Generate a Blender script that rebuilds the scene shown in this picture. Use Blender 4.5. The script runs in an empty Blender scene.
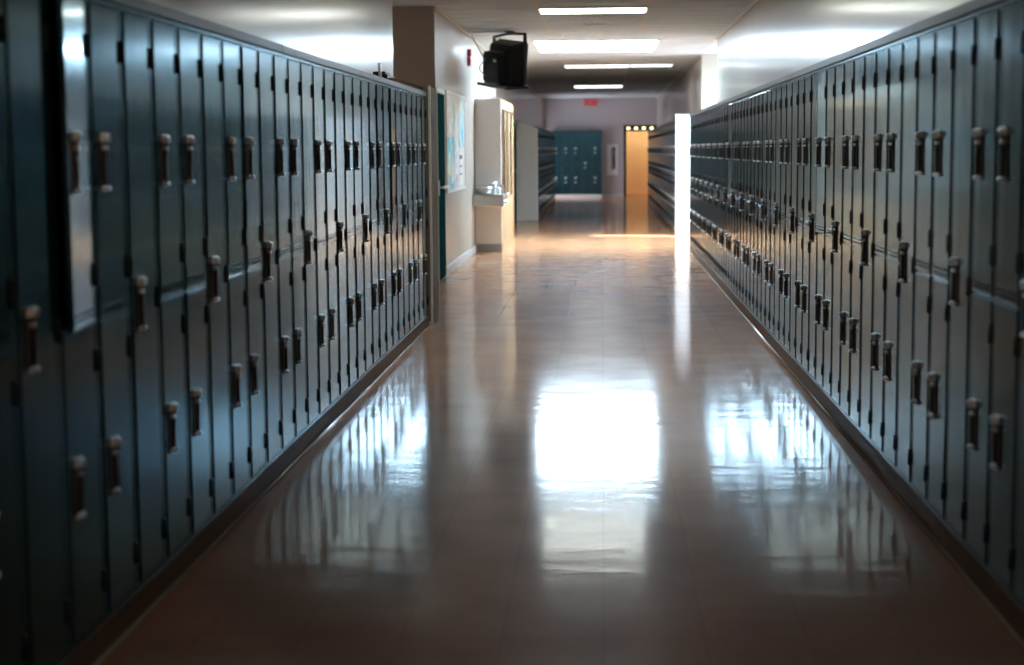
import bpy, bmesh, math, random
from mathutils import Vector, Matrix
random.seed(4)
C = bpy.context.scene.collection
D2R = math.radians
sc = bpy.context.scene

# ------------------------------------------------------------------ materials
def new_mat(name):
    m = bpy.data.materials.new(name); m.use_nodes = True
    return m, m.node_tree, m.node_tree.nodes['Principled BSDF']
def pmat(name, col, rough=.5, metal=0., spec=.5, coat=0., coat_rough=.1, noise=0., nscale=8., bump=0., bscale=60., stretch=(1,1,1)):
    m, nt, b = new_mat(name)
    b.inputs['Base Color'].default_value = (*col, 1)
    b.inputs['Roughness'].default_value = rough
    b.inputs['Metallic'].default_value = metal
    b.inputs['Specular IOR Level'].default_value = spec
    b.inputs['Coat Weight'].default_value = coat
    b.inputs['Coat Roughness'].default_value = coat_rough
    if noise or bump:
        tc = nt.nodes.new('ShaderNodeTexCoord'); mp = nt.nodes.new('ShaderNodeMapping')
        mp.inputs['Scale'].default_value = stretch
        nt.links.new(tc.outputs['Object'], mp.inputs['Vector'])
    if noise:
        n = nt.nodes.new('ShaderNodeTexNoise'); n.inputs['Scale'].default_value = nscale; n.inputs['Detail'].default_value = 4
        nt.links.new(mp.outputs[0], n.inputs['Vector'])
        r = nt.nodes.new('ShaderNodeMixRGB'); r.blend_type = 'MIX'
        r.inputs[1].default_value = (*[c*(1-noise) for c in col], 1); r.inputs[2].default_value = (*[min(1, c*(1+noise)) for c in col], 1)
        nt.links.new(n.outputs[0], r.inputs[0]); nt.links.new(r.outputs[0], b.inputs['Base Color'])
    if bump:
        n = nt.nodes.new('ShaderNodeTexNoise'); n.inputs['Scale'].default_value = bscale; n.inputs['Detail'].default_value = 2
        nt.links.new(mp.outputs[0], n.inputs['Vector'])
        bp = nt.nodes.new('ShaderNodeBump'); bp.inputs['Strength'].default_value = bump; bp.inputs['Distance'].default_value = .002
        nt.links.new(n.outputs[0], bp.inputs['Height']); nt.links.new(bp.outputs[0], b.inputs['Normal'])
        if coat: nt.links.new(bp.outputs[0], b.inputs['Coat Normal'])
    return m
def emat(name, col, strength):
    m, nt, b = new_mat(name)
    b.inputs['Base Color'].default_value = (.8,.8,.8,1)
    b.inputs['Emission Color'].default_value = (*col, 1); b.inputs['Emission Strength'].default_value = strength
    return m

SKY = 50.0
M = {}
M['locker'] = pmat('teal_enamel', (.016,.048,.058), .15, metal=.6, coat=.25, coat_rough=.07, noise=.12, nscale=2.5, bump=.25, bscale=9, stretch=(1,1,.25))
M['frame'] = pmat('teal_frame_enamel', (.026,.060,.070), .22, metal=.6, coat=.1, coat_rough=.12)
for k in ('locker','frame'):
    p_ = M[k].node_tree.nodes['Principled BSDF']
    p_.inputs['Specular Tint'].default_value = (.46,.72,.86,1)
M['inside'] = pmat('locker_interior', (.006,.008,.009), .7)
M['crown'] = pmat('grey_brown_crown_metal', (.050,.036,.031), .42, coat=.10, coat_rough=.25, spec=.3)
M['chrome'] = pmat('worn_chrome', (.92,.94,.97), .32, metal=1.)
M['ring'] = pmat('handle_frame_metal', (.10,.09,.09), .4, metal=.6)
M['cup'] = pmat('handle_cup', (.030,.013,.010), .6, spec=.2)
M['hinge'] = pmat('black_hinge', (.004,.004,.006), .45)
M['wall'] = pmat('semigloss_beige_paint', (.56,.51,.435), .45, spec=.1, coat=.7, coat_rough=.16, noise=.04, nscale=1.2, bump=.4, bscale=14, stretch=(1,1,.12))
M['white'] = pmat('white_paint', (.80,.80,.80), .45, noise=.03, nscale=2)
M['ceil_beam'] = pmat('ceiling_grid_paint', (.66,.66,.64), .5)
M['base'] = pmat('vinyl_base', (.17,.115,.085), .5, coat=.0, coat_rough=.15, bump=.4, bscale=6)
M['lip'] = pmat('pale_highlight_lip', (.42,.38,.34), .25, coat=.5)  # highlight along the floor joint put into a pale colour
M['lightbase'] = pmat('pale_vinyl_base', (.58,.58,.56), .4)
M['greybase'] = pmat('grey_base', (.34,.35,.33), .4)
M['brown'] = pmat('brown_board_stain', (.085,.05,.034), .7, spec=.03, noise=.2, nscale=9, stretch=(1,.2,1))
M['shade_brown'] = pmat('taupe_wall_shade', (.24,.195,.16), .5)  # dark wall tone, shade put into the colour
M['partition'] = pmat('partition_shade_paint', (.20,.155,.12), .6, spec=.1)  # wall paint darkened in its colour to stand for shade
M['guard'] = pmat('pale_corner_guard', (.70,.66,.58), .4)
M['teal_door'] = pmat('dark_teal_door', (.006,.038,.042), .6, spec=.08)
M['greenframe'] = pmat('pale_green_frame', (.42,.46,.38), .4)
M['steel'] = pmat('brushed_steel', (.62,.63,.62), .28, metal=.95, bump=.2, bscale=30, stretch=(1,1,8))
M['wood'] = pmat('light_maple', (.34,.22,.12), .55, spec=.15, noise=.12, nscale=5, stretch=(3,3,.4))
M['black'] = pmat('black_plastic', (.010,.010,.012), .35, noise=.2, nscale=20)
M['blackmetal'] = pmat('black_bracket_metal', (.008,.010,.014), .4)
M['greytray'] = pmat('dark_grey_tray', (.09,.10,.12), .45)
M['red'] = pmat('red_alarm', (.55,.015,.03), .4)
M['clear'] = pmat('clear_lens', (.8,.8,.8), .2)
M['orange'] = pmat('ochre_wall', (.80,.60,.38), .55, noise=.05, nscale=3)
M['farwall'] = pmat('mauve_grey_wall', (.50,.46,.47), .5, noise=.03, nscale=2)
M['paper'] = pmat('white_paper', (.82,.82,.80), .7)
M['ink'] = pmat('black_ink', (.015,.015,.02), .6)
M['cork'] = pmat('pale_board', (.72,.72,.70), .7, noise=.08, nscale=30)
M['alu'] = pmat('aluminium_frame', (.72,.74,.75), .35, metal=.6)
M['skylight'] = emat('bright_daylight_diffuser', (.60,.82,1.0), SKY)
M['tube'] = emat('fluorescent_diffuser', (.92,.97,.90), 12.0)
M['tube_dim'] = emat('fluorescent_diffuser_far', (.93,.98,1.0), 2.6)
M['bulb'] = emat('warm_bulb', (1.0,.72,.36), 3.5)
M['exit'] = pmat('red_exit_face', (.55,.03,.05), .5)
M['exit'].node_tree.nodes['Principled BSDF'].inputs['Emission Color'].default_value = (1,.08,.12,1); M['exit'].node_tree.nodes['Principled BSDF'].inputs['Emission Strength'].default_value = .08
M['exitletter'] = pmat('exit_letters', (.8,.45,.45), .5)

def map_paper(name, cols, scale):
    m, nt, b = new_mat(name)
    tc = nt.nodes.new('ShaderNodeTexCoord'); v = nt.nodes.new('ShaderNodeTexVoronoi'); v.inputs['Scale'].default_value = scale
    nt.links.new(tc.outputs['Object'], v.inputs['Vector'])
    r = nt.nodes.new('ShaderNodeValToRGB'); r.color_ramp.interpolation = 'CONSTANT'
    e = r.color_ramp.elements
    e[0].position = 0; e[0].color = (*cols[0], 1); e[1].position = 1/len(cols); e[1].color = (*cols[1], 1)
    for i, c in enumerate(cols[2:], 2):
        q = e.new(i/len(cols)); q.color = (*c, 1)
    sp = nt.nodes.new('ShaderNodeSeparateColor')
    nt.links.new(v.outputs['Color'], sp.inputs[0]); nt.links.new(sp.outputs[0], r.inputs[0])
    nt.links.new(r.outputs[0], b.inputs['Base Color']); b.inputs['Roughness'].default_value = .6
    return m
M['map_blue'] = map_paper('blue_map', [(.10,.55,.72),(.12,.62,.80),(.55,.75,.8),(.10,.5,.7),(.75,.78,.6)], 4)
M['map_pale'] = map_paper('pale_chart', [(.8,.8,.8),(.75,.62,.62),(.82,.82,.84),(.5,.7,.62),(.8,.8,.78)], 9)
M['map_dark'] = map_paper('mixed_leaflet', [(.8,.82,.85),(.25,.32,.42),(.75,.78,.8),(.7,.72,.8)], 12)

def floor_material():
    m, nt, b = new_mat('waxed_floor_tile')
    N = nt.nodes.new; Lk = nt.links.new
    tc = N('ShaderNodeTexCoord')
    br = N('ShaderNodeTexBrick'); br.offset = 0; br.inputs['Scale'].default_value = 1
    br.inputs['Brick Width'].default_value = .305; br.inputs['Row Height'].default_value = .305; br.inputs['Mortar Size'].default_value = .002
    br.inputs['Color1'].default_value = (.52,.245,.12,1); br.inputs['Color2'].default_value = (.56,.27,.135,1); br.inputs['Mortar'].default_value = (.42,.19,.08,1)
    Lk(tc.outputs['Object'], br.inputs['Vector'])
    n = N('ShaderNodeTexNoise'); n.inputs['Scale'].default_value = 3; n.inputs['Detail'].default_value = 6
    Lk(tc.outputs['Object'], n.inputs['Vector'])
    mx = N('ShaderNodeMixRGB'); mx.blend_type = 'MULTIPLY'; mx.inputs[0].default_value = .45
    Lk(br.outputs['Color'], mx.inputs[1]); Lk(n.outputs[0], mx.inputs[2]); Lk(mx.outputs[0], b.inputs['Base Color'])
    b.inputs['Roughness'].default_value = .6; b.inputs['Specular IOR Level'].default_value = .05
    b.inputs['Coat Weight'].default_value = .75; b.inputs['Coat Roughness'].default_value = .06; b.inputs['Coat IOR'].default_value = 1.38
    # slow waviness of the tiles under the wax, longer across the hall than along it
    mp = N('ShaderNodeMapping'); mp.inputs['Scale'].default_value = (.8, 2.4, 1)
    Lk(tc.outputs['Object'], mp.inputs['Vector'])
    n2 = N('ShaderNodeTexNoise'); n2.inputs['Scale'].default_value = 2.2; n2.inputs['Detail'].default_value = 5; n2.inputs['Roughness'].default_value = .6
    Lk(mp.outputs[0], n2.inputs['Vector'])
    bp = N('ShaderNodeBump'); bp.inputs['Strength'].default_value = .5; bp.inputs['Distance'].default_value = .004
    Lk(n2.outputs[0], bp.inputs['Height'])
    bp2 = N('ShaderNodeBump'); bp2.inputs['Strength'].default_value = .04; bp2.inputs['Distance'].default_value = .0006; bp2.invert = True
    Lk(br.outputs['Fac'], bp2.inputs['Height']); Lk(bp.outputs[0], bp2.inputs['Normal'])
    Lk(bp2.outputs[0], b.inputs['Normal']); Lk(bp2.outputs[0], b.inputs['Coat Normal'])
    # worn patches in the wax
    rr = N('ShaderNodeMapRange'); rr.inputs[3].default_value = .07; rr.inputs[4].default_value = .13
    Lk(n.outputs[0], rr.inputs[0]); Lk(rr.outputs[0], b.inputs['Coat Roughness'])
    return m
M['floor'] = floor_material()
for k, ior in (('base',1.12),('black',1.25),('teal_door',1.01),('brown',1.03),('wood',1.15),('shade_brown',1.05),('cork',1.1),('farwall',1.2)):
    M[k].node_tree.nodes['Principled BSDF'].inputs['IOR'].default_value = ior

def ceiling_material():
    m, nt, b = new_mat('fissured_ceiling_tile')
    N = nt.nodes.new; Lk = nt.links.new
    tc = N('ShaderNodeTexCoord')
    mp = N('ShaderNodeMapping'); mp.inputs['Scale'].default_value = (1.5, 30, 1)
    Lk(tc.outputs['Object'], mp.inputs['Vector'])
    n = N('ShaderNodeTexNoise'); n.inputs['Scale'].default_value = 1.2; n.inputs['Detail'].default_value = 3
    Lk(mp.outputs[0], n.inputs['Vector'])
    r = N('ShaderNodeMixRGB'); r.inputs[1].default_value = (.54,.63,.72,1); r.inputs[2].default_value = (.72,.82,.92,1)
    Lk(n.outputs[0], r.inputs[0]); Lk(r.outputs[0], b.inputs['Base Color'])
    b.inputs['Roughness'].default_value = .85; b.inputs['IOR'].default_value = 1.05
    return m
M['ceil'] = ceiling_material()

# ------------------------------------------------------------------ mesh helpers
class MB:
    """collects shapes with material slots into one mesh"""
    def __init__(s): s.bm = bmesh.new(); s.mats = []
    def mi(s, m):
        if m not in s.mats: s.mats.append(m)
        return s.mats.index(m)
    def box(s, a, b, m, bevel=0., rot=None, piv=None):
        r = bmesh.ops.create_cube(s.bm, size=1)
        vs = r['verts']
        c = [(a[i]+b[i])/2 for i in range(3)]; d = [abs(b[i]-a[i]) for i in range(3)]
        for v in vs: v.co = Vector((c[0]+v.co.x*d[0], c[1]+v.co.y*d[1], c[2]+v.co.z*d[2]))
        fs = set(f for v in vs for f in v.link_faces)
        for f in fs: f.material_index = s.mi(m)
        if bevel:
            es = set(e for v in vs for e in v.link_edges)
            rr = bmesh.ops.bevel(s.bm, geom=list(es), offset=bevel, segments=2, profile=.5, affect='EDGES', clamp_overlap=True)
            vs = [v for v in rr['verts']]
            vs = list(set(v for f in rr['faces'] for v in f.verts))
            for f in rr['faces']: f.material_index = s.mi(m)
        if rot is not None:
            bmesh.ops.rotate(s.bm, verts=vs, cent=piv or c, matrix=rot)
        return vs
    def cyl(s, p, q, r, m, seg=12, r2=None):
        p, q = Vector(p), Vector(q); d = q-p
        mt = Matrix.Translation((p+q)/2) @ d.to_track_quat('Z','Y').to_matrix().to_4x4()
        o = bmesh.ops.create_cone(s.bm, cap_ends=True, segments=seg, radius1=r, radius2=r if r2 is None else r2, depth=d.length, matrix=mt)
        fs = set(f for v in o['verts'] for f in v.link_faces)
        for f in fs:
            f.material_index = s.mi(m)
            f.smooth = len(f.verts) == 4
    def sphere(s, p, r, m, sc=(1,1,1)):
        o = bmesh.ops.create_uvsphere(s.bm, u_segments=16, v_segments=10, radius=r, matrix=Matrix.Translation(p) @ Matrix.Diagonal((*sc,1)))
        for f in set(f for v in o['verts'] for f in v.link_faces): f.material_index = s.mi(m); f.smooth = True
    def prism(s, poly, axis, a, b, m):
        """poly: 2-D outline; extruded along axis (0,1,2) from a to b"""
        def P(u, v, t):
            if axis == 0: return (t, u, v)
            if axis == 1: return (u, t, v)
            return (u, v, t)
        A = [s.bm.verts.new(P(u, v, a)) for u, v in poly]; B = [s.bm.verts.new(P(u, v, b)) for u, v in poly]
        n = len(poly); fs = [s.bm.faces.new(A), s.bm.faces.new(B[::-1])]
        for i in range(n): fs.append(s.bm.faces.new((A[i], B[i], B[(i+1)%n], A[(i+1)%n])))
        for f in fs: f.material_index = s.mi(m)
        bmesh.ops.recalc_face_normals(s.bm, faces=fs)
    def loft(s, rings, m, cap=True):
        R = [[s.bm.verts.new(p) for p in ring] for ring in rings]; fs = []
        for a, b in zip(R, R[1:]):
            n = len(a)
            for i in range(n): fs.append(s.bm.faces.new((a[i], a[(i+1)%n], b[(i+1)%n], b[i])))
        if cap: fs += [s.bm.faces.new(R[0][::-1]), s.bm.faces.new(R[-1])]
        for f in fs: f.material_index = s.mi(m)
        bmesh.ops.recalc_face_normals(s.bm, faces=fs)
    def tube(s, pts, r, m, seg=8):
        for a, b in zip(pts, pts[1:]): s.cyl(a, b, r, m, seg)
        for p in pts[1:-1]: s.sphere(p, r*.99, m)
    def mesh(s, name):
        me = bpy.data.meshes.new(name); s.bm.to_mesh(me); s.bm.free()
        for m in s.mats: me.materials.append(M[m])
        return me
    def build(s, name, parent=None):
        o = bpy.data.objects.new(name, s.mesh(name)); C.objects.link(o)
        if parent: o.parent = parent
        return o

def tag(o, label=None, cat=None, group=None, kind=None):
    if label: o['label'] = label
    if cat: o['category'] = cat
    if group: o['group'] = group
    if kind: o['kind'] = kind
    return o
def empty(name, loc=(0,0,0), rz=0., **k):
    o = bpy.data.objects.new(name, None); C.objects.link(o); o.location = loc; o.rotation_euler = (0,0,rz)
    o.empty_display_size = .1
    return tag(o, **k)
def struct(name, mb): return tag(mb.build(name), kind='structure')
def mobj(name, me, parent, loc=(0,0,0), rz=0.):
    o = bpy.data.objects.new(name, me); C.objects.link(o); o.parent = parent; o.location = loc; o.rotation_euler = (0,0,rz)
    return o
def copy_tree(o, parent=None):
    c = o.copy(); C.objects.link(c); c.parent = parent
    for ch in list(o.children): copy_tree(ch, c)
    return c

# ------------------------------------------------------------------ the hall (x across, y along, z up; metres)
CH = 3.03          # ceiling
XL, XR = -1.86, 1.64      # walls behind the lockers
FL, FR = -1.457, 1.237    # locker fronts
W = .33528                # locker pitch

b = MB(); b.box((-3.2,-5,-.1), (4.6,56,0), 'floor'); struct('floor', b)
b = MB(); b.box((-3.2,-5,CH), (4.6,56,CH+.1), 'ceil'); struct('ceiling', b)
# near left wall, then the recess, then the wall with door, board and case
b = MB(); b.box((-3.2,-5,0), (XL,14.9,CH), 'wall'); struct('wall_left', b)
b = MB(); b.box((-3.2,14.9,0), (-3.0,18.35,CH), 'shade_brown'); struct('wall_recess', b)
b = MB()
b.box((-3.2,18.35,0), (-1.83,18.50,CH), 'wall'); b.box((-3.2,18.50,2.12), (-1.83,19.33,CH), 'wall')
b.box((-3.2,19.33,0), (-1.83,51.6,CH), 'wall'); b.box((-3.2,18.50,0), (-1.95,19.33,2.12), 'wall')
b.box((-2.9,18.343,0), (-1.83,18.35,CH), 'shade_brown')  # thin darker sheet stands for shade on this end face
struct('wall_left_far', b)
# partition stub at the end of the left lockers
b = MB(); b.box((-1.86,13.79,0), (-1.425,14.4,1.985), 'partition'); struct('wall_partition', b)
b = MB(); b.box((-1.436,13.780,0), (-1.418,13.81,1.99), 'guard'); b.box((-1.45,13.778,0), (-1.41,13.785,.04), 'guard'); struct('trim_1', b)
# right
b = MB(); b.box((XR,-5,0), (4.6,24.2,CH), 'wall'); struct('wall_right', b)
b = MB(); b.box((1.66,28.3,0), (4.6,51.6,CH), 'wall'); struct('wall_right_far', b)
# outer wall of the side bay, with an unseen slim window added to let the sun in
wy0, wy1, wz0, wz1 = 27.02, 27.42, .95, 2.4
b = MB()
b.box((4.3,24.2,0), (4.6,wy0,CH), 'white'); b.box((4.3,wy1,0), (4.6,28.3,CH), 'white')
b.box((4.3,wy0,0), (4.6,wy1,wz0), 'white'); b.box((4.3,wy0,wz1), (4.6,wy1,CH), 'white')
struct('wall_bay', b)
b = MB()
for a, c in (((4.42,wy0,wz0),(4.47,wy0+.04,wz1)), ((4.42,wy1-.04,wz0),(4.47,wy1,wz1)), ((4.42,wy0,wz0),(4.47,wy1,wz0+.04)), ((4.42,wy0,wz1-.04),(4.47,wy1,wz1))):
    b.box(a, c, 'alu')
struct('added_window_1', b)
b = MB(); b.box((-3.2,-5.2,0), (4.6,-5,CH), 'shade_brown'); struct('wall_back', b)
# far wall with the open doorway
dx0, dx1, dz = .72, 1.62, 2.13
b = MB()
b.box((-3.2,51.6,0), (dx0,51.75,CH), 'farwall'); b.box((dx1,51.6,0), (4.6,51.75,CH), 'farwall'); b.box((dx0,51.6,dz), (dx1,51.75,CH), 'farwall')
struct('wall_far', b)
b = MB()
b.box((dx0-.07,51.57,0), (dx0,51.77,dz+.06), 'teal_door'); b.box((dx1,51.57,0), (dx1+.06,51.77,dz+.06), 'teal_door'); b.box((dx0,51.57,dz), (dx1,51.77,dz+.06), 'teal_door')
struct('door_3', b)
b = MB()
b.box((-.3,54.4,0), (2.6,54.5,CH), 'orange'); b.box((-.4,51.75,0), (-.3,54.5,CH), 'orange'); b.box((2.6,51.75,0), (2.7,54.5,CH), 'orange')
struct('wall_room', b)
# ceiling grid bars
b = MB()
for x in (-.715, .505): b.box((x-.012,-5,CH-.006), (x+.012,51.6,CH+.001), 'ceil_beam')
for i in range(93):
    y = -4.9 + .61*i
    b.box((-1.83 if y > 18.4 else XL, y-.010, CH-.005), (1.64,y+.010,CH+.001), 'ceil_beam')
b.box((XL,-5,CH-.03), (XL+.02,14.9,CH+.001), 'ceil_beam'); b.box((-1.83,18.4,CH-.03), (-1.81,51.6,CH+.001), 'ceil_beam')
b.box((XR-.02,-5,CH-.03), (XR,24.2,CH+.001), 'ceil_beam'); b.box((1.64,28.3,CH-.03), (1.66,51.6,CH+.001), 'ceil_beam')
struct('trim_2', b)
# bases under the lockers and along the bare wall
def base_strip(name, x0, x1, y0, y1, m='base', h=.094, lip=1):
    b = MB(); b.box((x0,y0,0), (x1,y1,h), m, bevel=.004)
    return struct(name, b)
YL0 = 4.675+.02; YR0 = 5.01
L_END = YL0+27*W; R_END = YR0+56*W-.02
kL = range(-3, 28); jR = range(-3, 56)
base_strip('baseboard_left', -1.84, FL+.004, YL0-4*W, L_END)
base_strip('baseboard_right', FR-.004, 1.63, YR0-3*W-.02, R_END)
base_strip('baseboard_left_bare', -1.83, -1.815, 19.3, 23.88, 'lightbase', .11)
base_strip('baseboard_left_distant', -1.83, -1.815, 27.35, 33.7, 'lightbase', .11)
base_strip('baseboard_far', -.02, dx0-.07, 51.585, 51.6, 'lightbase', .10)
# rounded shoe moulding at the floor joint, its pale colour standing for a highlight
b = MB()
b.cyl((FL+.006,YL0-4*W,.004), (FL+.006,L_END,.004), .008, 'lip'); struct('trim_3', b)
b = MB(); b.cyl((FR-.006,YR0-3*W,.004), (FR-.006,R_END,.004), .008, 'lip'); struct('trim_4', b)
# crown strips over the lockers
def crown(name, xf, xw, y0, y1, sgn, m='crown'):
    b = MB()
    poly = [(xf-sgn*.012,1.906), (xf-sgn*.012,1.940), (xf+sgn*.01,1.945), (xw,1.948), (xw,1.935), (xf+sgn*.03,1.906)]
    b.prism(poly, 1, y0, y1, m)
    y = y0 + 1.2
    while y < y1:       # joint straps
        b.prism([(xf-sgn*.013,1.905), (xf-sgn*.013,1.941), (xf+sgn*.01,1.946), (xf+sgn*.01,1.93)], 1, y-.02, y+.02, m); y += 3.02
    return struct(name, b)
crown('trim_5', FL, -1.855, YL0-4*W, L_END, -1)
crown('trim_6', FR, 1.635, YR0-3*W-.02, R_END, 1)

# ------------------------------------------------------------------ lockers
XH = W/2-.02       # hinge line
DL = XH-.29        # latch edge of the door
def body_mb(kind, b=None, dep=.38):
    b = b or MB(); h = W/2-.0005
    z0, z1 = .0955, 1.905
    b.box((-h,.012,z0), (-h+.003,dep,z1), 'frame'); b.box((h-.003,.012,z0), (h,dep,z1), 'frame')
    b.box((-h,dep-.003,z0), (h,dep,z1), 'inside'); b.box((-h,.012,z1-.003), (h,dep,z1), 'frame'); b.box((-h,.012,z0), (h,dep,z0+.003), 'frame')
    b.box((-h,0,z0), (DL-.003,.014,z1), 'frame', .0015); b.box((XH+.003,0,z0), (h,.014,z1), 'frame', .0015)
    b.box((DL-.003,0,1.888), (XH+.003,.014,z1), 'frame', .0015); b.box((DL-.003,0,z0), (XH+.003,.014,.110), 'frame', .0015)
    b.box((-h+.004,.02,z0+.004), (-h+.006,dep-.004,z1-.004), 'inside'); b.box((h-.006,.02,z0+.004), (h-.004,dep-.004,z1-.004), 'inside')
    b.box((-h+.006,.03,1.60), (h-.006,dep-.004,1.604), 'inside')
    if kind == 'D': b.box((DL-.003,.004,.966), (XH+.003,.014,.984), 'frame', .0015); b.box((-h+.006,.02,.972), (h-.006,dep-.004,.976), 'inside')
    return b
# door meshes have their origin on the hinge line, the leaf runs to -x
def door_mb(z0, z1, louvre=False, b=None, ox=0.):
    b = b or MB()
    b.box((ox-.29,-.0025,z0), (ox-.0005,.012,z1), 'locker', .002)
    # pressed border fold
    for a, c in (((-.285,-.0035,z0+.006),(-.281,-.002,z1-.006)), ((-.010,-.0035,z0+.006),(-.006,-.002,z1-.006)), ((-.281,-.0045,z1-.012),(-.01,-.002,z1-.008)), ((-.281,-.0035,z0+.008),(-.01,-.002,z0+.012))):
        b.box((ox+a[0],a[1],a[2]), (ox+c[0],c[1],c[2]), 'locker')
    if louvre:
        for zz in (.998, 1.015):
            b.box((ox-.262,-.0034,zz-.004), (ox-.03,-.0022,zz+.0035), 'inside')
            b.prism([(-.0022,zz+.0045), (-.0075,zz+.001), (-.0065,zz), (-.0022,zz+.002)], 0, ox-.262, ox-.03, 'locker')
    return b
def handle_mb(b=None, ox=0., oz=0., oy=0., plate='chrome'):
    b = b or MB()      # origin: centre of the plate on the door face; 0.16 tall
    w, h = .034, .084
    def B(a, c, m, bv=0.): b.box((ox+a[0],oy+a[1],oz+a[2]), (ox+c[0],oy+c[1],oz+c[2]), m, bv)
    B((-w,-.0075,-h), (-w+.006,0,h), 'ring', .0015); B((w-.006,-.0075,-h), (w,0,h), 'ring', .0015)
    B((-w+.005,-.0015,-h+.01), (w-.005,0,h-.01), 'cup')
    B((-w,-.010,h-.026), (w,0,h), plate, .003); B((-w,-.010,-h), (w,0,-h+.014), plate, .003)
    B((-.022,-.022,h-.026), (.018,-.008,h-.002), 'chrome', .006)      # padlock eye
    B((-.018,-.019,-h+.001), (.018,-.008,-h+.014), 'chrome', .005)
    B((-.012,-.012,-h+.020), (.012,-.001,h-.052), 'cup', .003)         # lift lever
    B((-.014,-.014,h-.050), (.014,-.004,h-.040), 'chrome', .002)
    b.cyl((ox-.002,oy-.0235,oz+h-.016), (ox-.002,oy-.021,oz+h-.016), .005, 'inside', 10)
    return b
def hinge_mb(b=None, ox=0., oz=0.):
    b = b or MB()
    b.cyl((ox+.004,-.0065,oz-.033), (ox+.004,-.0065,oz+.033), .0062, 'hinge', 10)
    b.box((ox-.001,-.0065,oz-.033), (ox+.009,.004,oz+.033), 'hinge')
    for z in (-.012,.012): b.cyl((ox+.004,-.0065,oz+z-.001), (ox+.004,-.0065,oz+z+.001), .0068, 'hinge', 10)
    return b
HX = -.062-XH       # handle centre from the hinge line
body_me = {k: body_mb(k).mesh('locker_body_'+('double' if k == 'D' else 'single')) for k in 'DS'}
door_me = {'U': door_mb(.9765,1.884,True).mesh('upper_door'), 'L': door_mb(.114,.9715).mesh('lower_door'), 'F': door_mb(.114,1.884).mesh('full_door')}
han_me = handle_mb().mesh('locker_handle'); hin_me = hinge_mb().mesh('locker_hinge')
HZ = {'U': (1.433, (1.76,1.114)), 'L': (.537, (.867,.219)), 'F': (.988, (1.76,.99,.219))}
def make_locker(kind):
    t = empty('locker')
    mobj('locker_body', body_me[kind], t)
    for d in (('U','L') if kind == 'D' else ('F',)):
        dr = mobj('door', door_me[d], t, (XH,0,0))
        mobj('handle', han_me, dr, (HX,-.0022,HZ[d][0]))
        for z in HZ[d][1]: mobj('hinge', hin_me, dr, (0,0,z))
    return t
ORD = ['zeroth','first','second','third','fourth','fifth','sixth','seventh','eighth','ninth','tenth','eleventh','twelfth','thirteenth','fourteenth','fifteenth','sixteenth','seventeenth','eighteenth','nineteenth','twentieth']
TENS = {2:'twenty', 3:'thirty', 4:'forty', 5:'fifty', 6:'sixty'}
def ordn(n):
    if n <= 20: return ORD[n]
    return TENS[n//10] + ('-'+ORD[n%10] if n%10 else 'tieth'[0:0]) if n%10 else TENS[n//10][:-1]+'ieth'
proto = {k: make_locker(k) for k in 'DS'}; fresh = {'D': True, 'S': True}
def place(kind, loc, rz, label, group, ajar=None):
    t = proto[kind] if fresh[kind] else copy_tree(proto[kind])
    fresh[kind] = False
    t.location = loc; t.rotation_euler = (0,0,rz); tag(t, label, 'locker', group)
    return t
def open_door(t, which, ang):
    ds = [c for c in t.children if c.name.startswith('door')]
    ds.sort(key=lambda c: -max(v.co.z for v in c.data.vertices) - .001*min(v.co.z for v in c.data.vertices))
    ds[which].rotation_euler = (0,0,ang)
near_left = {}; near_right = {}
for k in kL:
    kind = 'S' if k % 3 == 2 else 'D'
    n = 28-k
    desc = 'one-door' if kind == 'S' else 'two-door'
    lab = f'{desc} teal steel locker, {ordn(n)} from the far end of the left row'
    if k == 0: lab = 'two-door locker near the left edge, its pale upper door standing ajar'
    near_left[k] = place(kind, (FL, YL0+k*W-W/2, 0), math.pi/2, lab, 'teal lockers along the left wall')
for j in jR:
    kind = 'S' if j % 3 == 2 else 'D'
    n = 56-j
    desc = 'one-door' if kind == 'S' else 'two-door'
    lab = f'{desc} teal steel locker, {ordn(n)} from the far end of the right row'
    near_right[j] = place(kind, (FR, YR0+j*W+.1476, 0), -math.pi/2, lab, 'teal lockers along the right wall')
# doors that do not close flush
def nudge(t, tier, deg):
    ds = [c for c in t.children if c.name.split('.')[0] == 'door']
    ds.sort(key=lambda c: -min(v.co.z for v in c.data.vertices))
    ds[tier].rotation_euler = (0,0,D2R(deg))
nudge(near_left[0], 0, 6.2); nudge(near_left[21], 0, 1.6)
nudge(near_right[13], 0, 2.6); nudge(near_right[33], 0, 3)
# small differences between doors, like bent sheet steel
rs = random.Random(11)
for t in list(near_left.values())+list(near_right.values()):
    for c in t.children:
        if c.name.split('.')[0] == 'door' and abs(c.rotation_euler.z) < .001: c.rotation_euler = (0,0,D2R(abs(rs.gauss(0,.22))))

# distant lockers: too small in the photo to show separate parts
def compact(kind):
    b = body_mb(kind)
    for d in (('U','L') if kind == 'D' else ('F',)):
        z = {'U': (.9765,1.884), 'L': (.114,.9715), 'F': (.114,1.884)}[d]
        door_mb(*z, louvre=d == 'U', b=b, ox=XH)
        handle_mb(b, ox=-.062, oz=HZ[d][0], oy=-.0022, plate='ring')
        for zz in HZ[d][1]: hinge_mb(b, XH, zz)
    return b.mesh('distant_locker_'+('double' if kind == 'D' else 'single'))
cm = {k: compact(k) for k in 'DS'}
def far_locker(kind, loc, rz, label, group):
    o = bpy.data.objects.new('locker', cm[kind]); C.objects.link(o); o.location = loc; o.rotation_euler = (0,0,rz)
    return tag(o, label, 'locker', group)
n = int((45.9-28.36)/W)
for i in range(n):
    far_locker('S' if i % 3 == 2 else 'D', (1.237, 28.36+W/2+i*W, 0), -math.pi/2, 'dark teal locker of the distant right row behind the white end panel', 'lockers of the distant right row')
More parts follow.
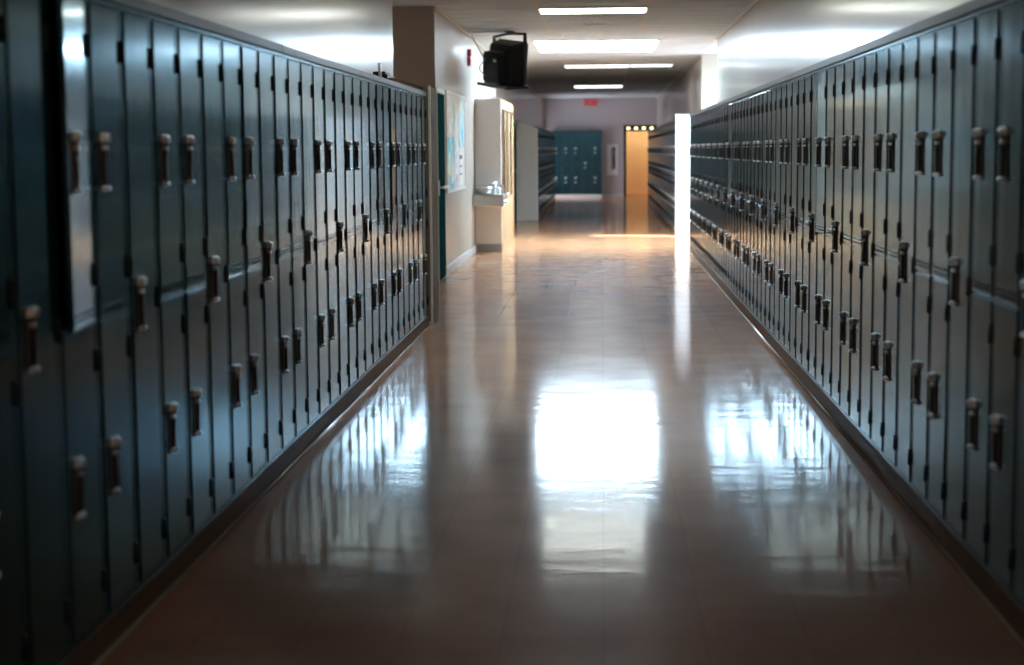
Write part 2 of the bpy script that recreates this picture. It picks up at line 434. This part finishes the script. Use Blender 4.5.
yfr = 28.36+n*W
base_strip('baseboard_right_distant', 1.233, 1.65, 28.36, yfr); crown('trim_7', 1.237, 1.655, 28.36, yfr, 1)
n = int((47.6-34.82)/W)
for i in range(n):
    far_locker('S' if i % 3 == 2 else 'D', (-1.35, 34.82+W/2+i*W, 0), math.pi/2, 'dark teal locker of the distant left row behind the sloped beige end panel', 'lockers of the distant left row')
yfl = 34.82+n*W
base_strip('baseboard_left_distant_row', -1.76, -1.346, 34.82, yfl); crown('trim_8', -1.35, -1.825, 34.82, yfl, -1)
# five on the end wall
w5 = .30
names5 = ['leftmost two-door locker on the end wall, partly behind the left row', 'second two-door locker from the left on the end wall', 'two-door locker left of the one-door locker on the end wall', 'one-door locker with a middle handle on the end wall', 'rightmost two-door locker on the end wall beside the framed notice']
for i, (kd, lab) in enumerate(zip('DDDSD', names5)):
    o = place(kd, (-.02-.005-w5/2-(4-i)*w5, 51.2, .0), 0, lab, 'lockers on the end wall'); o.scale = (w5/W, 1, 1)
b = MB(); b.box((-1.55,51.19,0), (-.02,51.59,.094), 'lightbase'); struct('baseboard_far_lockers', b)
b = MB(); b.box((-1.55,51.185,1.906), (-.02,51.6,2.03), 'frame'); struct('trim_9', b)

# ------------------------------------------------------------------ end panels
b = MB(); b.box((1.233,28.26,0), (1.66,28.35,2.035), 'white', .004); b.box((1.225,28.24,0), (1.24,28.27,2.04), 'white')
tag(b.build('end_panel'), 'brilliant white panel closing the near end of the distant right row', 'panel')
b = MB(); b.prism([(-1.79,0), (-1.352,0), (-1.352,1.905), (-1.79,2.075)], 1, 34.74, 34.815, 'wall')
b.box((-1.365,34.735,0), (-1.345,34.745,1.9), 'guard')
tag(b.build('end_panel'), 'beige end panel with a sloped top at the distant left row', 'panel')

# ------------------------------------------------------------------ left wall: doors
def wall_door(name, y0, y1, h, x, fm, recess=.04):
    b = MB(); b.box((x-.10,y0,0), (x+.012,y0+.05,h), fm, .003); b.box((x-.10,y1-.02,0), (x+.004,y1,h), fm, .002); b.box((x-.10,y0,h-.05), (x+.012,y1,h), fm, .003)
    fr = struct(name, b)
    b = MB(); b.box((x-recess-.045,y0+.05,.01), (x-recess,y1-.02,h-.05), 'teal_door', .002); dl = b.build('door_leaf', fr)
    b = MB(); b.box((x-recess,y0+.14,.96), (x-recess+.008,y0+.19,1.13), 'steel', .002); b.cyl((x-recess,y0+.165,1.05), (x-recess+.055,y0+.165,1.05), .01, 'steel')
    b.box((x-recess+.045,y0+.12,1.035), (x-recess+.065,y1-.12,1.065), 'steel', .005); b.build('door_handle', fr)
wall_door('door_1', 18.40, 19.36, 2.15, -1.83, 'greenframe', -.004)
b = MB()
b.box((-1.832,33.75,0), (-1.81,34.735,2.0), 'teal_door', .003)
d2 = struct('door_2', b)
b = MB(); b.box((-1.815,34.45,1.02), (-1.77,34.56,1.05), 'steel', .004); b.build('door_handle', d2)

# bulletin board and the sheets pinned on it
X0 = -1.83
bb = empty('bulletin_board', (X0, 20.75, .96), label='wide white pinboard covered in maps and leaflets beside the teal door', cat='bulletin board')
b = MB(); b.box((.002,-1.26,.02), (.014,1.26,1.18), 'cork'); b.build('board_panel', bb)
b = MB()
for a, c in (((0,-1.30,0),(.022,-1.26,1.20)), ((0,1.26,0),(.022,1.30,1.20)), ((0,-1.26,0),(.022,1.26,.03)), ((0,-1.26,1.17),(.022,1.26,1.20))): b.box(a, c, 'alu', .003)
b.build('board_frame', bb)
def sheet(name, y0, y1, z0, z1, m, lab, extra=None):
    b = MB(); b.box((X0+.0145,y0,z0), (X0+.0165,y1,z1), m)
    if extra:
        for (a, c, e, f, mm) in extra: b.box((X0+.0166,a,e), (X0+.0169,c,f), mm)
    tag(b.build(name), lab, 'poster')
sheet('map_poster', 19.52, 20.40, 1.00, 1.62, 'map_blue', 'large blue map low at the near end of the pinboard')
sheet('chart_poster', 19.52, 20.30, 1.66, 2.10, 'map_pale', 'pale pink and green chart above the large blue map')
sheet('chart_poster', 20.46, 21.05, 1.45, 2.05, 'map_pale', 'pale speckled chart in the middle of the pinboard')
sheet('map_poster', 21.10, 21.85, 1.50, 2.12, 'map_blue', 'blue map high at the far end of the pinboard')
sheet('leaflet', 20.46, 21.05, 1.02, 1.40, 'map_dark', 'dark spotted leaflet low in the middle of the pinboard')
sheet('notice', 21.15, 21.6, 1.02, 1.45, 'paper', 'white notice sheet low at the far end of the pinboard', [(21.2,21.55,1.35,1.40,'ink'), (21.2,21.5,1.25,1.27,'ink'), (21.2,21.52,1.15,1.17,'ink')])

# fire alarm
fa = empty('fire_alarm', (-1.83, 22.85, 2.6), label='red fire alarm horn and strobe high on the left wall', cat='fire alarm')
b = MB(); b.box((0,-.065,0), (.045,.065,.12), 'red', .008); b.build('alarm_box', fa)
b = MB(); b.box((.0,-.05,.125), (.055,.05,.225), 'red', .015); b.build('strobe_housing', fa)
b = MB(); b.sphere((.055,0,.075), .028, 'clear', (.5,1,1)); b.build('strobe_lens', fa)
# two small frames over the case
for y, lab in ((27.75,'nearer of two small framed notices above the display case'), (28.35,'farther of two small framed notices above the display case')):
    f = empty('picture_frame', (-1.83, y, 2.34), label=lab, cat='picture frame', group='small frames above the display case')
    b = MB()
    for a, c in (((0,-.16,0),(.02,-.13,.26)), ((0,.13,0),(.02,.16,.26)), ((0,-.13,0),(.02,.13,.03)), ((0,-.13,.23),(.02,.13,.26))): b.box(a, c, 'alu')
    b.build('frame', f)
    b = MB(); b.box((.002,-.13,.03), (.010,.13,.23), 'paper'); b.box((.010,-.08,.07), (.0105,.08,.19), 'greytray'); b.build('print', f)

# ------------------------------------------------------------------ display case on the left wall
cx0, cx1, cy0, cy1, ch = -1.828, -1.45, 23.9, 27.3, 2.19
dc = empty('display_case', (-1.64, 25.6, 0), label='built-in maple display case with white end wall behind the drinking fountain', cat='display case')
def dpart(name, mb):
    o = mb.build(name); o.parent = dc; o.location = (1.64, -25.6, 0); return o
b = MB(); b.box((cx0,cy0,.12), (cx1,cy0+.05,ch), 'white', .003); dpart('end_wall', b)
b = MB(); b.box((cx0,cy0-.008,0), (cx1+.004,cy0+.05,.12), 'greybase', .002); dpart('plinth', b)
b = MB(); b.box((cx0,cy0+.051,.0), (cx1-.004,cy1,.74), 'wood', .004); b.box((cx1-.004,cy0+.051,0), (cx1,cy1,.10), 'wood'); dpart('base_cabinet', b)
b = MB(); b.box((cx0,cy0+.051,2.06), (cx1,cy1,ch), 'wood', .004); dpart('header', b)
b = MB(); b.box((cx0,cy0+.051,.745), (cx0+.02,cy1-.03,2.055), 'wood'); dpart('back_panel', b)
for y in (cy0+.056, 25.0, 26.1, cy1-.10):
    b = MB(); b.box((cx1-.05,y,.745), (cx1,y+.09,2.055), 'wood', .004); dpart('post', b)
mg, nt, pb = new_mat('case_glass'); pb.inputs['Base Color'].default_value = (1,1,1,1); pb.inputs['Roughness'].default_value = .03; pb.inputs['Transmission Weight'].default_value = 1; pb.inputs['IOR'].default_value = 1.2; M['glass'] = mg
for y0, y1 in ((cy0+.147,24.999), (25.091,26.099), (26.191,cy1-.101)):
    b = MB(); b.box((cx1-.022,y0,.746), (cx1-.016,y1,2.054), 'glass'); dpart('glass_pane', b)
    b = MB(); b.box((cx0+.021,y0,1.38), (cx1-.03,y1,1.40), 'wood'); dpart('shelf', b)

# drinking fountain on the end wall
df = empty('drinking_fountain', (-1.63, 23.88, .67), label='stainless drinking fountain mounted on the white end wall', cat='drinking fountain')
b = MB()
b.box((-.205,-.36,0), (.235,0,.150), 'steel', .012)
b.box((-.21,-.37,.150), (.24,0,.168), 'steel', .006)
b.build('basin', df)
b = MB()
rings = []
for (r, z) in ((.075,.168),(.115,.20),(.125,.25),(.125,.275),(.11,.272),(.10,.22),(.07,.19)):
    rings.append([(-.055+r*math.cos(t*math.pi/12), -.19+r*1.15*math.sin(t*math.pi/12), z) for t in range(24)])
b.loft(rings, 'steel'); 
for f in b.bm.faces: f.smooth = True
b.build('bowl', df)
b = MB(); b.box((-.205,-.02,.168), (.215,-.004,.30), 'steel', .004); b.box((-.205,-.16,.168), (-.195,-.02,.36), 'steel', .003); b.build('splash_guard', df)
b = MB(); b.cyl((.10,-.19,.168), (.10,-.19,.30), .016, 'chrome'); b.sphere((.10,-.19,.315), .028, 'chrome'); b.tube([(.10,-.19,.29),(.06,-.19,.33),(.03,-.19,.32)], .009, 'chrome'); b.build('bubbler', df)
b = MB(); b.cyl((.165,-.28,.168), (.165,-.28,.23), .02, 'chrome'); b.sphere((.165,-.28,.24), .026, 'chrome'); b.build('push_button', df)
b = MB(); b.tube([(.235,-.28,.11),(.275,-.28,.12),(.285,-.28,.165)], .015, 'chrome'); b.sphere((.285,-.28,.17), .024, 'chrome'); b.sphere((.262,-.22,.06), .03, 'chrome', (1,1,.7)); b.build('side_valve', df)

# ------------------------------------------------------------------ television on its ceiling yoke
tv = empty('ceiling_television', (-1.235, 22.4, CH), 0, label='black box television hanging in a ceiling yoke over the left side', cat='television')
A = D2R(38)            # front of the set points to +x and away
R3 = Matrix.Rotation(A, 3, 'Z')
TILT = Matrix.Rotation(D2R(8), 3, 'X') @ Matrix.Rotation(D2R(2), 3, 'Y')
def tvp(name, mb, tilt=True):
    bmesh.ops.rotate(mb.bm, verts=mb.bm.verts, cent=(0,0,0), matrix=R3)
    if tilt: bmesh.ops.rotate(mb.bm, verts=mb.bm.verts, cent=(0,0,-.45), matrix=TILT)
    return mb.build(name, tv)
b = MB(); b.cyl((0,0,-.012), (0,0,0), .07, 'blackmetal', 20); b.cyl((0,0,-.05), (0,0,-.01), .022, 'blackmetal'); tvp('ceiling_plate', b, False)
b = MB()
for q in (-1, 1):
    b.prism([(0,-.012), (q*.365,-.040), (q*.365,-.072), (0,-.045)], 0, -.022, .022, 'blackmetal')
    b.box((-.024,q*.357-.009,-.715), (.024,q*.357+.009,-.055), 'blackmetal', .002)
tvp('yoke', b, False)
zb = -.705
b = MB(); b.box((-.27,-.340,zb-.020), (.06,.340,zb-.002), 'greytray', .003)
for a, c in (((-.285,-.350,zb-.026),(-.268,.350,zb+.02)), ((.055,-.350,zb-.026),(.070,.350,zb+.015)), ((-.27,-.348,zb-.022),(.06,-.339,zb+.010)), ((-.27,.339,zb-.022),(.06,.348,zb+.010))): b.box(a, c, 'blackmetal', .002)
tvp('tray', b)
def rect(x, hw, z0, z1, tilt=0.):
    c = .035; pts = []
    for (sy, sz) in ((-1,-1),(1,-1),(1,1),(-1,1)):
        zc = z0 if sz < 0 else z1
        for dy, dz2 in (((c,0),(0,c)) if sy*sz < 0 else ((0,c),(c,0))):
            pts.append((x+tilt*((zc-sz*dz2)-z0), sy*(hw-dy), zc-sz*dz2))
    return pts
b = MB()
b.loft([rect(-.315,.17,zb+.06,zb+.40), rect(-.30,.19,zb+.03,zb+.44), rect(-.19,.20,zb+.005,zb+.455), rect(-.16,.27,zb+.002,zb+.54,.04), rect(-.02,.322,zb,zb+.575,.05)], 'black')
tvp('rear_housing', b)
b = MB(); b.loft([rect(-.019,.330,zb,zb+.585,.06), rect(.03,.330,zb,zb+.585,.06), rect(.040,.318,zb+.012,zb+.573,.06)], 'black'); tvp('screen_bezel', b)
b = MB(); b.loft([rect(.0405,.27,zb+.08,zb+.50,.06), rect(.048,.24,zb+.11,zb+.47,.06)], 'greytray'); tvp('screen', b)
b = MB()
for z in range(5): b.box((-.3175,-.11,zb+.13+z*.032), (-.3145,.11,zb+.140+z*.032), 'hinge')
b.box((-.318,-.13,zb+.32), (-.3145,-.07,zb+.355), 'paper'); tvp('rear_grille', b)
b = MB(); pts = []
for i in range(9):
    t = i/8*math.pi; pts.append((-.315-.10*math.sin(t), .10, zb+.12+.22*i/8))
b.tube(pts, .008, 'black'); tvp('cable', b)
# wall conduit behind it
b = MB(); b.tube([(-1.79,23.1,CH-.01),(-1.70,22.95,CH-.16),(-1.60,22.75,CH-.34),(-1.47,22.42,CH-.36)], .008, 'greytray'); tag(b.build('cable'), 'thin grey cable sloping from the ceiling corner down to the back of the television', 'cable')

# ------------------------------------------------------------------ loose things on top of the left lockers
b = MB(); b.prism([(11.72,1.9485), (13.785,1.9485), (13.785,1.981), (12.05,1.981), (11.72,1.957)], 0, -1.84, -1.475, 'brown')
tag(b.build('wooden_board'), 'dark brown board lying on top of the left lockers at their far end', 'board')
b = MB(); b.cyl((-1.60,12.05,1.985), (-1.60,12.05,2.088), .012, 'alu'); b.cyl((-1.60,12.05,1.981), (-1.60,12.05,1.987), .022, 'alu'); tag(b.build('metal_peg'), 'short upright metal peg standing on the brown board', 'peg')
b = MB(); b.box((-1.68,12.15,1.982), (-1.56,12.60,2.015), 'black', .006); b.box((-1.67,12.18,2.012), (-1.58,12.5,2.035), 'black', .004); tag(b.build('small_case'), 'small black case lying on the brown board behind the peg', 'case')

# ------------------------------------------------------------------ ceiling lights
def ceil_light(x0, x1, y0, y1, m, lab, fr=.03, drop=.02):
    t = empty('ceiling_light', ((x0+x1)/2, (y0+y1)/2, CH), label=lab, cat='ceiling light')
    a, c = (x1-x0)/2, (y1-y0)/2
    b = MB()
    for p, q in (((-a-fr,-c-fr,-drop),(-a,c+fr,0)), ((a,-c-fr,-drop),(a+fr,c+fr,0)), ((-a,-c-fr,-drop),(a,-c,0)), ((-a,c,-drop),(a,c+fr,0))): b.box(p, q, 'ceil_beam', .002)
    b.build('light_frame', t)
    b = MB(); b.box((-a,-c,-drop*.8), (a,c,-.001), m); b.build('diffuser', t)
    return t
ceil_light(-.99,.80,24.35,26.85,'skylight','large dazzling white light panel in the ceiling right of the television')
ceil_light(-.70,.49,18.75,19.40,'tube','nearest narrow fluorescent ceiling panel at the top of the picture')
ceil_light(-.70,.49,11.60,12.25,'tube','added unseen ceiling panel overhead before the nearest one in view')  # added out of view to brighten the middle of the hall
ceil_light(-.70,.49,31.2,32.2,'tube_dim','third ceiling panel from the front, beyond the dazzling one')
ceil_light(.53,1.30,31.2,32.0,'tube_dim','thin side ceiling panel right of the third ceiling panel')
ceil_light(-.70,.49,41.2,42.6,'tube_dim','farthest ceiling panel with a dark surround')
# detectors and sprinklers
for x, y, lab in ((-.10,20.2,'sprinkler head just beyond the nearest ceiling panel'), (-.55,22.9,'sprinkler head left of centre before the dazzling panel'), (-.02,22.95,'sprinkler head at centre before the dazzling panel')):
    t = empty('sprinkler_head', (x, y, CH), label=lab, cat='sprinkler', group='ceiling sprinklers')
    b = MB(); b.cyl((0,0,-.006), (0,0,0), .045, 'chrome', 20); b.build('escutcheon', t)
    b = MB(); b.cyl((0,0,-.045), (0,0,-.006), .010, 'chrome'); b.cyl((0,0,-.050), (0,0,-.046), .022, 'chrome'); b.build('nozzle', t)
b = MB(); b.cyl((-.1,21.3,CH-.012), (-.1,21.3,CH), .16, 'ceil_beam', 28); b.cyl((-.1,21.3,CH-.02), (-.1,21.3,CH-.012), .11, 'ceil_beam', 28); tag(b.build('air_diffuser'), 'round off-white air diffuser in the ceiling behind the nearest panel', 'air vent')

# ------------------------------------------------------------------ far end: exit sign, framed notice, room light
ex = empty('exit_sign', (-.36, 51.45, 2.80), label='red exit sign on the ceiling above the end wall lockers', cat='exit sign')
b = MB(); b.box((-.20,-.03,0), (.20,.03,.20), 'exit', .008); b.box((-.02,-.02,.20), (.02,.02,.232), 'alu'); b.build('sign_box', ex)
b = MB()
def letters(mb, strokes, x, z, w, h, y, m, t=.014):
    for (u0, v0, u1, v1) in strokes:
        p = Vector((x+u0*w, 0, z+v0*h)); q = Vector((x+u1*w, 0, z+v1*h)); d = q-p; a = math.atan2(d.z, d.x)
        c = (p+q)/2; L = d.length/2+t/2
        vs = mb.box((c.x-L,y-.002,c.z-t/2), (c.x+L,y,c.z+t/2), m)
        bmesh.ops.rotate(mb.bm, verts=vs, cent=(c.x,y,c.z), matrix=Matrix.Rotation(-a, 3, 'Y'))
letters(b, [(0,0,0,1),(0,1,1,1),(0,.5,.8,.5),(0,0,1,0)], -.155, .04, .05, .12, -.031, 'exitletter')
letters(b, [(0,0,1,1),(0,1,1,0)], -.07, .04, .06, .12, -.031, 'exitletter')
letters(b, [(.5,0,.5,1)], 0.0, .04, .05, .12, -.031, 'exitletter')
letters(b, [(0,1,1,1),(.5,0,.5,1)], .085, .04, .06, .12, -.031, 'exitletter')
b.build('lettering', ex)
fn = empty('framed_notice', (.30, 51.59, .68), label='tall framed notice with a black column of characters beside the doorway', cat='notice')
b = MB(); b.box((-.16,-.012,0), (.16,0,.93), 'white', .003)
for a, c in (((-.17,-.02,-.01),(-.155,0,.94)), ((.155,-.02,-.01),(.17,0,.94)), ((-.155,-.02,-.01),(.155,0,.005)), ((-.155,-.02,.925),(.155,0,.94))): b.box(a, c, 'alu')
b.build('panel', fn)
b = MB(); r9 = random.Random(3)
for i in range(7):
    z = .80-i*.095
    for (u0,v0,u1,v1) in r9.sample([(0,0,1,0),(0,.5,1,.5),(0,1,1,1),(0,0,0,1),(1,0,1,1),(.5,0,.5,1),(0,0,1,1)], 4):
        letters(b, [(u0,v0,u1,v1)], -.01, z-.035, .09, .07, -.0125, 'ink', .034)
b.build('lettering', fn)
vl = empty('light_bar', (1.2, 54.38, 2.12), label='row of warm round bulbs on a dark bar inside the orange room', cat='light fixture')
b = MB(); b.box((-.52,-.05,-.06), (.52,0,.12), 'teal_door', .004); b.build('bar', vl)
for i in range(4):
    b = MB(); b.sphere((-.37+i*.25,-.10,.02), .05, 'bulb'); b.cyl((-.37+i*.25,-.055,.02), (-.37+i*.25,-.045,.02), .03, 'steel'); b.build('bulb', vl)

# ------------------------------------------------------------------ light
def lamp(name, kind, loc, energy, col, rot=(0,0,0), **k):
    d = bpy.data.lights.new(name, kind); d.energy = energy; d.color = col
    for a, v in k.items(): setattr(d, a, v)
    o = bpy.data.objects.new(name, d); C.objects.link(o); o.location = loc; o.rotation_euler = rot
    return o
sd = Vector((-1,.26,-.50))
lamp('sun', 'SUN', (8,24,6), 140, (.86,.94,1.0), sd.to_track_quat('-Z','Y').to_euler(), angle=D2R(.6))
lamp('window_daylight', 'AREA', (4.5,27.22,1.68), 200, (.55,.78,1.0), (0, D2R(90), 0), shape='RECTANGLE', size=1.4, size_y=.38)  # sky fill entering by the added slim window
lamp('room_lamp', 'POINT', (1.3,53.3,2.5), 52, (1.0,.74,.45), shadow_soft_size=.15)
wd = bpy.data.worlds.new('world'); sc.world = wd; wd.use_nodes = True
wd.node_tree.nodes['Background'].inputs[0].default_value = (.75,.87,1,1); wd.node_tree.nodes['Background'].inputs[1].default_value = 3.0

ceil_light(-.70,.49,-3.1,-2.5,'tube_dim','added ceiling panel, out of view at the near end of the hall')  # added fixture behind the camera, for fill
lamp('near_fill_light', 'AREA', (-.1,-2.8,CH-.03), 60, (1,.84,.68), (0,0,0), shape='RECTANGLE', size=1.15, size_y=.55)  # added fill lamp below that panel, warms the near floor
lamp('recess_fill_light', 'POINT', (-2.5,16.4,2.6), 16, (1,.92,.8), shadow_soft_size=.1)  # added fill lamp to lift the dark recess face
M['pane'] = emat('added_window_glow', (.85,.88,1.0), 5.0)  # glow of an added side window, brightens the end wall
b = MB()
for a, c in (((-1.832,48.45,.2),(-1.80,48.52,2.0)), ((-1.832,51.08,.2),(-1.80,51.15,2.0)), ((-1.832,48.52,.2),(-1.80,51.08,.27)), ((-1.832,48.52,1.93),(-1.80,51.08,2.0)), ((-1.832,49.78,.27),(-1.80,49.82,1.93))): b.box(a, c, 'alu', .003)
b.box((-1.832,48.52,.27), (-1.815,51.08,1.93), 'pane'); struct('added_window_2', b)  # window added as a source for the end wall fill
t = empty('ceiling_light', (-2.5,16.4,CH), label='small round ceiling light added unseen inside the left recess', cat='ceiling light')  # unseen fixture added around the recess fill lamp
b = MB(); b.cyl((0,0,-.03), (0,0,0), .16, 'alu', 24); b.build('light_base', t)
b = MB(); b.sphere((0,0,-.035), .13, 'paper', (1,1,.5)); b.build('light_dome', t)
# ------------------------------------------------------------------ camera
cd = bpy.data.cameras.new('camera'); cam = bpy.data.objects.new('camera', cd); C.objects.link(cam)
cd.sensor_fit = 'HORIZONTAL'; cd.sensor_width = 36; cd.lens = 1664/1024*36
yaw, pit, roll = D2R(3.147), D2R(6.251), D2R(-.447)
cam.matrix_world = Matrix.Translation((0,0,1.4575)) @ Matrix.Rotation(yaw, 4, 'Z') @ Matrix.Rotation(math.pi/2-pit, 4, 'X') @ Matrix.Rotation(roll, 4, 'Z')
cd.clip_end = 200; cd.clip_start = .05
cd.dof.use_dof = True; cd.dof.focus_distance = 11.0; cd.dof.aperture_fstop = 2.2
sc.camera = cam
sc.view_settings.view_transform = 'Standard'; sc.view_settings.look = 'None'; sc.view_settings.gamma = 1; sc.view_settings.use_curve_mapping = False
sc.view_settings.exposure = 0.25
